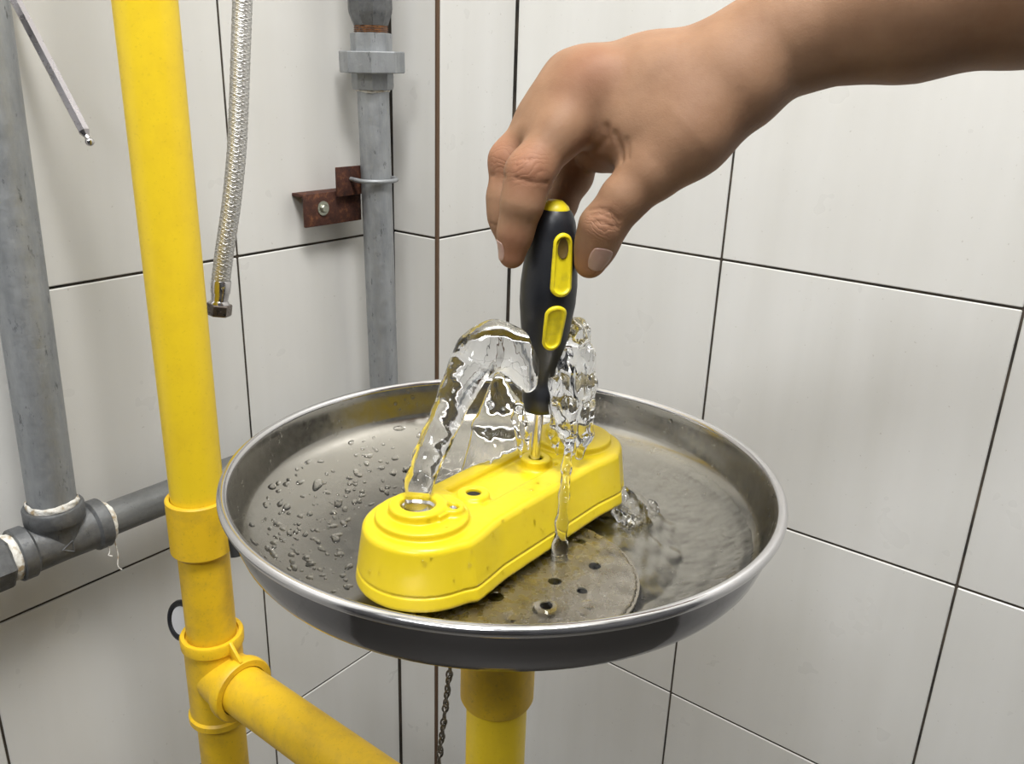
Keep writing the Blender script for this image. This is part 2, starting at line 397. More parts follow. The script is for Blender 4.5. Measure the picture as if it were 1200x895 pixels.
drain = lathe('drain_flange', [(.026, -.0455), (.024, -.0448), (.019, -.0452), (.0185, -.062), (.027, -.062), (.0275, -.050), (.034, -.0488)], (CX, CY, CZ), DAX, M['chrome'], dish, 40)

# drain plate: perforated disc lying askew over the drain
def perforated(name, R0, holes, th, m):
    bm = bmesh.new()
    h = .0013; n = int(R0 / h) + 2; vm = {}
    def inside(x, y):
        if x * x + y * y > R0 * R0: return False
        return all((x - a) ** 2 + (y - b) ** 2 > r * r for a, b, r in holes)
    def snap(x, y):
        d = math.hypot(x, y)
        if abs(d - R0) < h * .85: x, y = x * R0 / d, y * R0 / d
        for a, b, r in holes:
            d = math.hypot(x - a, y - b)
            if abs(d - r) < h * .8 and d > 1e-6: x, y = a + (x - a) * r / d, b + (y - b) * r / d
        return x, y
    V = []; Q = []
    def vid(i, j):
        if (i, j) not in vm: x, y = snap(i * h, j * h); vm[(i, j)] = len(V); V.append((x, y, 0))
        return vm[(i, j)]
    for i in range(-n, n):
        for j in range(-n, n):
            if inside((i + .5) * h, (j + .5) * h): Q.append((vid(i, j), vid(i + 1, j), vid(i + 1, j + 1), vid(i, j + 1)))
    o = mesh(name, V, Q, m)
    bm.from_mesh(o.data)
    r = bmesh.ops.extrude_face_region(bm, geom=bm.faces[:]); 
    for v in [g for g in r['geom'] if isinstance(g, bmesh.types.BMVert)]: v.co.z -= th
    bmesh.ops.recalc_face_normals(bm, faces=bm.faces); bm.to_mesh(o.data); bm.free(); autosmooth(o, 50); return o
def Pd(u, v, h):            # picture point on a plane h above the rim plane, in dish coordinates
    r = ray(u, v); c = np.array([CX, CY, CZ]); nn = np.array(DAX); c2 = c + nn * h
    q = r * (c2 @ nn) / (r @ nn); e = TILT.inverted() @ Vector(q - c); return e.x, e.y
pc = (-.034, -.037); PH = -.0392
hl = []
for (u, v, rp) in [(605, 660, .0052), (581, 700, .0042), (650, 682, .0036), (682, 693, .0028), (697, 664, .0034), (681, 635, .0028), (640, 712, .0028), (574, 735, .0032), (545, 690, .0034), (655, 620, .0028)]:
    x, y = Pd(u, v, PH); hl.append((x - pc[0], y - pc[1], rp))
plate = perforated('drain_plate', .0640, hl, .0012, M['plate'])
plate.location = D(pc[0], pc[1], PH); plate.rotation_euler = TILT.to_euler()
tag(plate, 'perforated round steel drain plate lying under the yellow spray head', 'drain plate')

# ------------------------------------------------------------------ spray head
head = empty('eyewash_spray_head', D(0, 0, -.035), 'yellow twin-nozzle plastic eyewash spray head sitting in the steel bowl', 'spray head')
hf = Field((-.115, -.055, -.042), (.105, .040, .013), .00062)
X, Y, Z = np.meshgrid(*[a.astype(np.float32) for a in hf.ax], indexing='ij', sparse=True)
e1, e2, ey = -.0720, .0630, -.0055
def sstep(a, b, x): t = np.clip((x - a) / (b - a), 0, 1); return t * t * (3 - 2 * t)
def smin(a, b, k): h = np.maximum(k - np.abs(a - b), 0) / k; return np.minimum(a, b) - h * h * k * .25
def smax(a, b, k): return -smin(-a, -b, k)
def extr(d2, z0, z1, rd):
    dz = np.abs(Z - (z0 + z1) / 2) - (z1 - z0) / 2 + rd; dx = d2 + rd
    return np.minimum(np.maximum(dx, dz), 0) + np.sqrt(np.maximum(dx, 0) ** 2 + np.maximum(dz, 0) ** 2) - rd
def outline(r_end, yf, yb):
    c1 = np.sqrt((X - e1) ** 2 + (Y - ey) ** 2) - r_end; c2 = np.sqrt((X - e2) ** 2 + (Y - ey) ** 2) - r_end * .97
    hx = (e2 - e1) / 2; mx = (e1 + e2) / 2; hy = (yb - yf) / 2; my = (yb + yf) / 2
    qx = np.abs(X - mx) - hx; qy = np.abs(Y - my) - hy
    bx = np.minimum(np.maximum(qx, qy), 0) + np.sqrt(np.maximum(qx, 0) ** 2 + np.maximum(qy, 0) ** 2)
    return smin(smin(c1, c2, .002), bx, .010)
tp = (np.clip(-Z, 0, .035) / .035)
d = extr(outline(.0298 + .0048 * tp, -.0332 - .0078 * tp, .0190 + .0034 * tp), -.036, -.0035, .0032)
# recessed middle of the top
tray_hx = np.abs(X - (e1 + e2) / 2) - .034; tray_hy = np.abs(Y + .004) - .0125
tray = smax(np.maximum(tray_hx, tray_hy), -(Z + .0075), .002)
d = smax(d, -tray, .003)
groove = np.maximum(np.abs(Z + .0275) - .00055, -(d + .0010)); d = smax(d, -groove, .0005)
for ex, rr in ((e1, 1.0), (e2, 1.0)):
    rad = np.sqrt((X - ex) ** 2 + (Y - ey - .001) ** 2)
    d = smin(d, extr(rad - .0236 * rr, -.008, .0005, .0012), .0012)
    rad2 = np.sqrt((X - ex + .001) ** 2 + (Y - ey - .003) ** 2)
    d = smin(d, extr(rad2 - .0148 * rr, -.008, .0052, .0014), .0012)
    d = smax(d, -(np.maximum(rad2 - .0088, -(Z - .0005))), .0012)
def boss(u, v, h, r0, ro, depth=.02, top=None):
    global d
    x, y = Pd(u, v, h); rad = np.sqrt((X - x) ** 2 + (Y - y) ** 2)
    d = smin(d, extr(rad - ro, -.012, h, .0012), .003); d = smax(d, -np.maximum(rad - r0, -(Z - h + depth)), .0006); return x, y
b1 = boss(555, 576, -.0012, .0040, .0086); b2 = boss(628, 535, -.0012, .0042, .0088); b3 = boss(531, 593, .0040, .0029, .0056, .0022)
nt_x, nt_y = Pd(516, 598, .004)                    # clip block beside the left nozzle
q = np.maximum(np.maximum(np.abs(X - nt_x - .001) - .0055, np.abs(Y - nt_y) - .0038), np.abs(Z + .001) - .0045) ; d = smin(d, q, .001)
hf.d = d.astype(np.float32)
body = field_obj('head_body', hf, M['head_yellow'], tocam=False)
body.matrix_world = Matrix.Translation((CX, CY, CZ)) @ TILT; keep(body, head)
for ex in (e1, e2):
    c = D(ex - .001, ey + .003, .0015)
    keep(lathe('spray_outlet', [(0, .0), (.0078, .0), (.0088, .0012), (.0088, -.004)], c, DAX, M['chrome'], None, 32), head)
c = D(b3[0], b3[1], .0020)
lathe('screw', [(0, .0008), (.0008, .0002), (.0018, .0012), (.0026, .0008), (.0029, 0)], c, DAX, M['chrome'], head, 20)
for b in (b1, b2):
    lathe('hole_shade_plug', [(0, .0150), (.0039, .0150), (.0039, 0), (0, 0)], D(b[0], b[1], -.018), DAX, M['dark'], head, 20)  # dark plug fills the hole; its colour stands for the shade inside
stem = lathe('supply_stem', [(.0, .0), (.0125, .0), (.0125, .016), (.0, .016)], D(-.022, -.020, -.049), DAX, M['dark'], head, 24)

# ------------------------------------------------------------------ yellow pipework
RX, RY = CX, .586; RO = .0213; CO = .0192
col = empty('support_column', (CX, CY, ZF), 'yellow painted column pipe standing under the steel bowl', 'column')
zc = zcyl(580, 847, CX, CY, .0228)
lathe('column_pipe', [(CO, ZF), (CO, CZ - .058)], (CX, CY, 0), (0, 0, 1), M['pipe_yellow'], col, 48)
lathe('column_collar', [(CO + .0002, zc), (.0222, zc + .0005), (.0231, zc + .0025), (.0231, CZ - .062), (.021, CZ - .060), (.019, CZ - .060)], (CX, CY, 0), (0, 0, 1), M['fit_yellow'], col, 48)
ZB = -.516
lathe('column_tee', [(CO, ZB - .05), (.026, ZB - .05), (.026, ZB - .04), (.024, ZB - .037), (.024, ZB - .10), (.019, ZB - .10)], (CX, CY, -.05), (0, 0, 1), M['fit_yellow'], col, 40)
lathe('floor_flange', [(CO, ZF + .02), (.024, ZF + .02), (.026, ZF + .01), (.06, ZF + .009), (.062, ZF), (CO, ZF)], (CX, CY, 0), (0, 0, 1), M['fit_yellow'], col, 40)

riser = empty('yellow_riser_pipe', (RX, RY, ZF), 'tall yellow painted riser pipe left of the bowl, with a tee at its foot', 'pipe')
lathe('upper_pipe', [(RO, zcyl(234, 592, RX, RY, RO) - .01), (RO, ZC)], (RX, RY, 0), (0, 0, 1), M['pipe_yellow'], riser, 64)
z0, z1 = zcyl(238, 661, RX, RY, .0255), zcyl(234, 597, RX, RY, .0255)
lathe('sleeve_coupling', [(RO, z0), (.0245, z0 + .0004), (.0258, z0 + .0022), (.0258, z1 - .0012), (.0248, z1), (.0222, z1 - .0002), (.0218, z1 - .004)], (RX, RY, 0), (0, 0, 1), M['fit_yellow'], riser, 64)
lathe('lower_pipe', [(RO - .0003, ZF), (RO - .0003, z0 + .01)], (RX, RY, 0), (0, 0, 1), M['fit_yellow'], riser, 64)
zt1, zt0 = zcyl(245, 762, RX, RY, .0265), zcyl(258, 861, RX, RY, .0265)
tee = lathe('tee_fitting', [(RO, zt0), (.0255, zt0 + .0003), (.0270, zt0 + .002), (.0270, zt0 + .0075), (.0250, zt0 + .0095), (.0248, zt1 - .0125), (.0268, zt1 - .0105), (.0272, zt1 - .002), (.0262, zt1), (.0228, zt1), (.0222, zt1 - .003), (RO - .001, zt1 - .003)], (RX, RY, 0), (0, 0, 1), M['fit_yellow'], riser, 64)
zb = onX(290, 812, RX)[2]
lathe('tee_branch', [(.0235, 0), (.0240, .010), (.0250, .022), (.0262, .030), (.0285, .032), (.0290, .0345), (.0290, .0405), (.0280, .0420), (.0226, .0420), (.0222, .038)], (RX, RY, zb), (0, -1, 0), M['fit_yellow'], riser, 64)
# casting web between run and branch
prism('casting_rib', [(0, 0), (.012, -.016), (.016, -.016), (.018, -.006), (.004, .008)], (RX - .0015, RY - .0235, zb + .036), (0, -1, 0), (0, 0, 1), (1, 0, 0), .003, M['fit_yellow'], riser)
# raised casting marks on the tee, facing the camera side
ang = math.atan2(-RY, -RX) + .55
for i, (dz, ln) in enumerate([(.011, .006), (.004, .006), (-.003, .006), (-.010, .0045)]):
    for s in (0, 1):
        a = ang - .02; pts = []
        for t in np.linspace(.3, 5.6 if i % 2 == 0 else 3.4, 9):
            aa = a + .11 * math.cos(t); pts.append((RX + .0249 * math.cos(aa), RY + .0249 * math.sin(aa), (zt0 + zt1) / 2 + dz + .0026 * math.sin(t)))
    tube('casting_mark', pts, .0005, M['fit_yellow'], riser, 6)
branch = empty('yellow_branch_pipe', (RX, RY - .04, zb), 'slanting-looking horizontal yellow pipe running from the tee towards the column', 'pipe')
tag(branch, 'horizontal yellow pipe running from the riser tee towards the column, at the bottom edge', 'pipe')
lathe('pipe', [(RO + .0004, .036), (RO + .0004, RY - CY)], (RX, RY, zb), (0, -1, 0), M['fit_yellow'], branch, 64)

# ------------------------------------------------------------------ grey pipes on the left wall
GY = .722
g1 = empty('grey_riser_pipe', tuple(onY(61, 585, GY)), 'thick grey galvanised pipe rising at the far left edge, out of the tee', 'pipe')
pb = onY(62, 592, GY); pt = onY(-24, 0, GY); dv = (pt - pb); dv /= np.linalg.norm(dv)
lathe('pipe', [(.0196, -.02), (.0196, 1.2)], tuple(pb), tuple(dv), M['galv'], g1, 48)
tz = onY(65, 640, GY)
HP = .0160
# tee run is along X
tee2 = empty('grey_pipe_tee', tuple(tz), 'dark grey malleable iron tee joining the left pipes', 'pipe fitting')
a0 = onY(10, 655, GY - .01)[0] + .008; a1 = onY(137, 612, GY - .01)[0] - .008
zr = (onY(165, 594, GY)[2] + onY(20, 655, GY - .01)[2]) / 2; zr = onY(165, 594, GY)[2]
L = a1 - a0
lathe('tee_run', [(HP, 0), (.0225, 0), (.0235, .001), (.0235, .011), (.0210, .0135), (.0205, L / 2), (.0210, L - .0135), (.0235, L - .011), (.0235, L - .001), (.0225, L), (HP, L)], (a0, GY, zr), (1, 0, 0), M['galv2'], tee2, 48)
zsock = zcyl(63, 612, pb[0], GY, .027)
tcx = pb[0]
lathe('tee_socket', [(.0205, .0), (.0210, .015), (.0240, .020), (.0250, .0215), (.0250, .0335), (.0240, .0350), (.0195, .0350)], (tcx, GY, zr), (0, 0, 1), M['galv2'], tee2, 48)
ztape = zr + .035
tri = [(-.005, .0), (.0045, .0055), (.0045, -.0055)]
tc = onY(80, 642, GY - .0205)
for i in range(3):
    p, q = tri[i], tri[(i + 1) % 3]
    tube('casting_mark', [(tc[0] + p[0], GY - .0206, tc[2] + p[1]), (tc[0] + q[0], GY - .0206, tc[2] + q[1])], .0006, M['galv2'], tee2, 6)
def wrap(name, c, ax, r, wd, root, n=4):
    x, y, a = frame(ax); c = Vector(c); V = []; Fc = []; S = 56; K = 7
    for i in range(S):
        t = 2 * math.pi * i / S
        for k in range(K):
            s = (k / (K - 1)) - .5
            rr = r + .0013 * math.sqrt(max(0, 1 - (2 * s) ** 2)) * (1 + .35 * math.sin(5 * t + k)) + .0004 * math.sin(13 * t + 2 * k)
            V.append(c + (x * math.cos(t) + y * math.sin(t)) * rr + a * (s * wd + .0007 * math.sin(3 * t + 1)))
    for i in range(S):
        for k in range(K - 1): j = (i + 1) % S; Fc.append((i * K + k, j * K + k, j * K + k + 1, i * K + k + 1))
    o = mesh(name, V, Fc, M['tape']); keep(o, root); return o
wrap('thread_tape', (tcx, GY, ztape + .002), (0, 0, 1), .0200, .0075, tee2)
wrap('thread_tape', (a1 + .002, GY, zr), (1, 0, 0), .0178, .0070, tee2)
wrap('thread_tape', (a0 - .003, GY, zr), (1, 0, 0), .0195, .0080, tee2)
for k, (dx, ln) in enumerate([(.001, .028), (-.006, .010)]):
    tube('loose_thread', [(a1 + dx, GY - .015, zr - .014), (a1 + dx + .001, GY - .016, zr - .018 - ln * .4), (a1 + dx - .001, GY - .0165, zr - .018 - ln * .8), (a1 + dx + .002, GY - .017, zr - .018 - ln)], .0006, M['tape'], tee2, 6, spline=4)
g2 = empty('grey_wall_pipe', (a1, GY, zr), 'dull grey pipe running along the left wall from the tee to behind the yellow riser', 'pipe')
lathe('pipe', [(HP, -.005), (HP, XC - .02 - a1)], (a1, GY, zr), (1, 0, 0), M['hpipe'], g2, 40)
g3 = empty('grey_hex_union', (a0 - .01, GY, zr), 'grey hexagonal union fitting at the left edge beside the tee', 'pipe fitting')
V = []
lathe('hex_body', [(.0, -.045), (.0235, -.045), (.0245, -.043), (.0245, -.006), (.0235, -.004), (0, -.004)], (a0 - .003, GY, zr), (1, 0, 0), M['galv2'], g3, 6, deg=20)
lathe('pipe', [(HP, -.6), (HP, -.04)], (a0, GY, zr), (1, 0, 0), M['hpipe'], g3, 32)

# middle wall pipe with union
MY = .722; mp0 = onY(450, 450, MY); mp1 = onY(437.5, 113, MY); dv = mp1 - mp0; dv[1] = 0; dv /= np.linalg.norm(dv)
g4 = empty('grey_corner_pipe', tuple(mp0), 'slim grey galvanised pipe with a hex union, rising behind the bowl near the corner', 'pipe')
lathe('pipe', [(.0172, (zr - mp0[2]) / dv[2]), (.0172, .60)], tuple(mp0), tuple(dv), M['galv'], g4, 40)
def along(u, v): return float((onY(u, v, MY - .017) - mp0) @ dv)
s107, s86, s60, s39, s29 = along(436, 107), along(436, 86), along(435, 60), along(435, 39), along(435, 29)
lathe('union_tail', [(.0172, s107 - .0), (.0215, s107 + .001), (.0225, s107 + .004), (.0225, s86)], tuple(mp0), tuple(dv), M['galv'], g4, 8, deg=20)
lathe('union_nut', [(.018, s86), (.0340, s86), (.0350, s86 + .001), (.0350, s60 - .001), (.0340, s60), (.018, s60)], tuple(mp0), tuple(dv), M['galv'], g4, 8, deg=20)
lathe('union_neck', [(.0222, s60), (.0222, s39 - .0), (.018, s39 + .001)], tuple(mp0), tuple(dv), M['galv'], g4, 8, deg=20)
rust = [(.0180, s39)]
for k in range(5): rust += [(.0184, s39 + (s29 - s39) * (k + .3) / 5), (.0168, s39 + (s29 - s39) * (k + .8) / 5)]
lathe('rusty_thread', rust, tuple(mp0), tuple(dv), M['copper'], g4, 32)
lathe('upper_fitting', [(.0165, s29 - .001), (.0185, s29), (.0230, s29 + .012), (.0235, s29 + .016), (.0235, s29 + .30)], tuple(mp0), tuple(dv), M['galv2'], g4, 10, deg=20)
cpos = Vector(mp0) + Vector(dv) * s107
wrap('thread_tape', cpos, dv, .0170, .0035, g4)
# bracket and U-bolt
bp = onY(385, 240, YL)
brk = empty('rusty_wall_bracket', tuple(bp), 'rusty brown steel angle bracket bolted to the left wall, holding the corner pipe', 'bracket')
B = lambda u, v, y: onY(u, v, y)
a, b_, c_, d_ = B(354, 228, YL - .018), B(417, 213, YL - .018), B(417.5, 251, YL - .018), B(358, 266.5, YL - .018)
zz = (a[2], d_[2]); x0_, x1_ = a[0], b_[0] + .004
th = .0035
box('wall_plate', (x0_, YL - .018 - th, d_[2]), (x1_, YL - .018, a[2]), M['rust'], brk, .0006)
box('top_flange', (x0_, YL - .018 - .0005, a[2] - th), (x1_, YL - .0005, a[2]), M['rust'], brk, .0006)
p0, p1 = B(392, 197, YL - .024), B(424, 233, YL - .024)
box('pipe_plate', (p0[0], YL - .0245 - th, a[2] - .005), (p1[0] + .006, YL - .0245, B(392, 196, YL - .024)[2]), M['rust'], brk, .0006)
bc = B(379, 244, YL - .022)
lathe('bolt_head', [(0, .0035), (.0035, .0035), (.0045, .0025), (.0050, .0005), (.0078, .0004), (.0080, -.0008), (0, -.0008)], (bc[0], YL - .022, bc[2]), (0, -1, 0), M['zinc'], brk, 24)
ub = onY(440, 214, MY - .02); cxp = (mp0 + dv * ((ub[2] - mp0[2]) / dv[2]))[0]
pts = [(cxp - .0255, YL - .012, ub[2] + .002)] + [(cxp + .0212 * math.cos(t) * 1.12, MY + .0215 * math.sin(t), ub[2]) for t in np.linspace(math.pi * .98, 2 * math.pi * 1.0, 15)] + [(cxp + .0245, YL - .012, ub[2] + .002)]
tube('u_bolt', [p for p in pts], .0024, M['galv'], brk, 10)

# ------------------------------------------------------------------ braided hose
hose = empty('braided_hose', tuple(P(257, 360, .70)), 'thin braided stainless hose hanging beside the yellow riser, with a hex nut end', 'hose')
hp = [P(285, -60, .635), P(284, 0, .645), P(282, 60, .652), P(280, 120, .66), P(277, 180, .668), P(271, 240, .677), P(263, 295, .685), P(258, 335, .692)]
hpv = [Vector(p) for p in hp]
tube('hose_core', hp, .0066, mat('hose_core_dark', (.10, .10, .10), .6, .5), hose, 16, spline=8)
# braid strands: two opposite helices of flat wire
dense = []
for i in range(len(hpv) - 1):
    p_0 = hpv[max(i - 1, 0)]; p_1 = hpv[i]; p_2 = hpv[i + 1]; p_3 = hpv[min(i + 2, len(hpv) - 1)]
    for s in range(24):
        t = s / 24; dense.append(.5 * ((2 * p_1) + (-p_0 + p_2) * t + (2 * p_0 - 5 * p_1 + 4 * p_2 - p_3) * t * t + (-p_0 + 3 * p_1 - 3 * p_2 + p_3) * t ** 3))
dense.append(hpv[-1]); bm = bmesh.new()
for sgn in (1, -1):
    for k in range(14):
        prev = None; x = None
        for i, p in enumerate(dense):
            dd = (dense[min(i + 1, len(dense) - 1)] - dense[max(i - 1, 0)]).normalized()
            if x is None: x, y, _ = frame(dd)
            else: x = (x - dd * x.dot(dd)).normalized(); y = dd.cross(x)
            t = sgn * (i * .5) + 2 * math.pi * k / 14; rr = .0072 + .00025 * math.sin(i * 1.6 * .5 + k * math.pi + (0 if sgn > 0 else math.pi))
            nrm = x * math.cos(t) + y * math.sin(t); tan = (dd * .9 + (y * math.cos(t) - x * math.sin(t)) * sgn * .8).normalized(); sd = nrm.cross(tan)
            q = [bm.verts.new(p + nrm * (rr - .0004) + sd * .0008), bm.verts.new(p + nrm * (rr + .0002)), bm.verts.new(p + nrm * (rr - .0004) - sd * .0008)]
            if prev: bm.faces.new((prev[0], prev[1], q[1], q[0])); bm.faces.new((prev[1], prev[2], q[2], q[1]))
            prev = q
br = bmobj('braid_sleeve', bm, M['braid']); keep(br, hose); br['kind'] = 'stuff'
ax = Vector(P(257.5, 362, .697) - P(261, 325, .69)).normalized(); e0 = Vector(P(259.5, 328, .6905))
lathe('ferrule', [(.0072, 0), (.0078, .001), (.0078, .010), (.0070, .0115), (.0066, .017), (.0080, .019), (.0080, .021)], e0, ax, M['chrome'], hose, 24)
lathe('hex_nut', [(0, .0), (.0098, 0), (.0104, .001), (.0104, .0085), (.0098, .0095), (0, .0095)], e0 + ax * .0195, ax, m_steel('dark_nut', (.22, .19, .17), .3), hose, 6, deg=20)

# ball-end hex key hanging beside the left pipe
k0, k1 = Vector(P(12, -12, .66)), Vector(P(103, 162, .66)); kd = (k1 - k0).normalized(); KL = (k1 - k0).length
key = empty('ball_end_hex_key', tuple(k1), 'steel ball-end hex key hanging slanted beside the thick grey pipe, upper left', 'hex key')
lathe('shank', [(0, -.05), (.0044, -.05), (.0044, KL - .006), (.0024, KL - .002), (0, KL - .002)], k0, kd, M['hexkey'], key, 6, deg=20)
lathe('ball_tip', [(.0022, KL - .003)] + [(.0034 * math.cos(t), KL + .003 + .0034 * math.sin(t)) for t in np.linspace(-.9, math.pi / 2, 9)], k0, kd, M['chrome'], key, 20)
hk = Vector(P(14, 0, .67))
tube('hanger_loop', [hk + Vector((-.006, 0, .02)), hk + Vector((.002, -.002, .004)), hk + Vector((.006, 0, .012)), hk + Vector((.002, .002, .03))], .0016, M['dark'], key, 8, spline=4)

# ------------------------------------------------------------------ small things behind
tagc = P(213, 727, .80)
hold = empty('hanging_tag', tuple(tagc), 'white disc in a black rim, half hidden behind the yellow riser', 'tag')
ex_, ey_ = Vector(R @ np.array([1, 0, 0])), Vector(R @ np.array([0, 1, 0])); ez_ = Vector(R @ np.array([0, 0, 1]))
nrm = (ez_ * .8 + ex_ * -.5).normalized()
lathe('disc', [(0, .001), (.0135, .001), (.0135, -.001), (0, -.001)], tuple(tagc), nrm, M['white'], hold, 32)
o = lathe('black_rim', [(.0165 + .003 * math.cos(t), .003 * math.sin(t)) for t in np.linspace(0, 2 * math.pi, 9)[:-1]], tuple(tagc), nrm, M['black'], hold, 40, closed=True)
sb = P(277, 634, .74)
strap = tube('black_strap_end', [P(271, 612, .70), P(274, 632, .70), P(277, 652, .70)], [.004, .0045, .0045], M['dark'], None, 10)
tag(strap, 'short black strap end poking out between riser and bowl rim', 'strap')
# chain
ch = empty('hanging_chain', tuple(P(520, 800, .80)), 'dull twisted steel chain hanging behind the column, below the bowl', 'chain')
c0, c1 = Vector(P(532, 745, .74)), Vector(P(510, 930, .84)); cdv = (c1 - c0).normalized(); nl = 34; CLn = (c1 - c0).length
x, y, a = frame(cdv); lk = None
for i in range(nl):
    t0 = i * .62; u1 = x * math.cos(t0) + y * math.sin(t0); cc = c0 + cdv * (CLn * (i + .5) / nl); hl_ = CLn / nl * .80
    if i % 2: u1 = x * math.cos(t0 + 1.35) + y * math.sin(t0 + 1.35)
    pts = [cc + cdv * (hl_ * math.sin(t)) + u1 * (.0026 * math.cos(t)) for t in np.linspace(0, 2 * math.pi, 13)]
    tube('chain_link', pts, .00095, M['chain'], ch, 6, cap=False)

# ------------------------------------------------------------------ screwdriver
tdn = C3(627, 537, .500); ttp = C3(651, 235, .4465)
A0 = Vector(R @ np.array(ttp[:3])); A1 = Vector(R @ np.array(tdn[:3])); tax = (A1 - A0).normalized(); TL = (A1 - A0).length
sd = empty('screwdriver', tuple(A1), 'black and yellow stubby-grip screwdriver held upright, tip in the yellow spray head', 'screwdriver')
tag(sd, 'black and yellow screwdriver held upright, its tip in a hole of the yellow spray head', 'screwdriver')
k_ = TL / 302.0            # metres per picture row along the tool
def row(v): return (v - 235) * k_
prof = [(4, 237), (9, 236), (13, 238), (18, 243.5), (22, 248), (25.5, 256), (28, 267), (31.5, 300), (33.5, 325), (33, 345), (30, 368), (27.3, 385), (24, 402), (20.5, 416), (17, 428), (15.5, 436), (17, 443), (20, 449), (21, 458), (20, 468), (17.5, 474), (5, 476)]
def tr(v): d_ = .4465 + (.5 - .4465) * (v - 235) / 302.; return d_ / F
pp = [(r * tr(v) * 1.0, row(v)) for r, v in prof]
body_ = lathe('grip', [p for p, q in zip(pp, prof) if q[1] >= 243], A0, tax, M['black'], sd, 64, deg=60)
lathe('cap', [(0, row(233.5)), (pp[0][0], row(234)), (pp[1][0], row(235)), (pp[2][0], row(238)), (16.5 * tr(240), row(241)), (18.2 * tr(243), row(245)), (17 * tr(243), row(250))], A0, tax, M['grip_yellow'], sd, 40, deg=60)
# flutes / soft facets in the grip: displace a little
xg, yg, _ = frame(tax)
lathe('shaft', [(.0029, row(474)), (.0029, row(541))], A0, tax, M['chrome'], sd, 24)
# pill-shaped insets lying on the grip surface, facing the camera, slightly to its right
def gr(h): return float(np.interp(h, [p[1] for p in pp], [p[0] for p in pp]))
toc = (Vector((0, 0, 0)) - (A0 + tax * row(300))).normalized(); toc = (toc - tax * toc.dot(tax)).normalized(); side = tax.cross(toc).normalized()
if (side.dot(ex_)) < 0: side = -side
def inset(v0, v1, wpx, angc, hole, skew=0):
    h0, h1 = row(v0), row(v1); W = wpx / 2 * tr((v0 + v1) / 2); Lh = (h1 - h0) / 2; hc = (h0 + h1) / 2
    def onsurf(a, b, lift):      # a across (m), b along (m)
        h = hc + b; r = gr(h) + lift; ph = angc + (a + skew * b) / gr(hc)
        return A0 + tax * h + (toc * math.cos(ph) + side * math.sin(ph)) * r
    NA = 40; rings = [(1.0, -.0006), (1.0, .0010), (.90, .0016), (.72, .0016), (.64, .0006), (.60, .0003), (.3, .0003)]
    V = []; Fc = []
    for s, lf in rings:
        for i in range(NA):
            t = 2 * math.pi * i / NA; ca, sa = math.cos(t), math.sin(t)
            w1 = W * s; off = Lh - W; V.append(onsurf(w1 * ca, (off if sa > 0 else -off) + w1 * sa if abs(sa) > 1e-9 else 0, lf))
    V.append(onsurf(0, 0, .0003)); cen = len(V) - 1
    for k in range(len(rings) - 1):
        for i in range(NA): j = (i + 1) % NA; Fc.append((k * NA + i, k * NA + j, (k + 1) * NA + j, (k + 1) * NA + i))
    for i in range(NA): Fc.append(((len(rings) - 1) * NA + i, (len(rings) - 1) * NA + (i + 1) % NA, cen))
    o = mesh('grip_inset', V, Fc, M['grip_yellow']); keep(o, sd); autosmooth(o, 60)
    if hole:
        V = [];
        for s, lf in ((1, .0007), (.97, .0009), (.9, .0006), (0, .0005)):
            for i in range(24):
                t = 2 * math.pi * i / 24; V.append(onsurf(W * .55 * s * math.cos(t), -(Lh - W) * .80 + W * .95 * s * math.sin(t), lf))
        Fc = [(k * 24 + i, k * 24 + (i + 1) % 24, (k + 1) * 24 + (i + 1) % 24, (k + 1) * 24 + i) for k in range(3) for i in range(24)]
        h_ = mesh('hanging_hole_shade', V, Fc, mat('hole_shade_on_yellow', (.10, .06, .008), .6)); h_.parent = o; h_.matrix_parent_inverse = Matrix.Identity(4)  # flat patch, no opening; the hole's shade is put into its colour
        h_['label'] = 'flat dark patch painted as the shaded hanging hole in the upper yellow inset'
inset(264, 331, 25, .44, True)
inset(341, 393, 24, .32, False, -.03)

# ------------------------------------------------------------------ hand and forearm
hand = Field((-.030, .035, -.545), (.302, .260, -.315), .00095)
lo_, hi_ = (-.030, .035, -.545), (.302, .260, -.315)
palm = [
    (C3(1290, -60, .368, 107), C3(1220, -38, .375, 102)), (C3(1220, -38, .375, 102), C3(1060, 0, .398, 86)), (C3(1060, 0, .398, 86), C3(968, 27, .412, 61)),
    (C3(968, 27, .412, 61), C3(908, 50, .42, 55)), (C3(908, 50, .42, 55), C3(855, 82, .425, 50)),
    (C3(858, 82, .425, 48), C3(770, 100, .433, 42)), (C3(770, 100, .433, 42), C3(694, 105, .440, 35)),
    (C3(858, 76, .438, 46), C3(760, 92, .452, 41)), (C3(760, 92, .452, 41), C3(672, 101, .462, 33)),
    (C3(862, 86, .455, 42), C3(690, 118, .484, 30)), (C3(865, 96, .465, 36), C3(712, 138, .503, 25)),
    (C3(862, 108, .420, 46), C3(806, 160, .424, 42)), (C3(806, 160, .424, 42), C3(768, 196, .428, 30)),
    (C3(800, 120, .430, 42), C3(745, 150, .437, 36)), (C3(745, 150, .437, 36), C3(712, 150, .445, 30)),
    (C3(770, 165, .450, 34), C3(706, 172, .468, 30)),
    (C3(696, 105, .441, 32), C3(674, 105, .458, 31)), (C3(684, 102, .449, 33), C3(654, 130, .448, 28.5)), (C3(654, 130, .448, 28.5), C3(628, 160, .446, 23)),
]
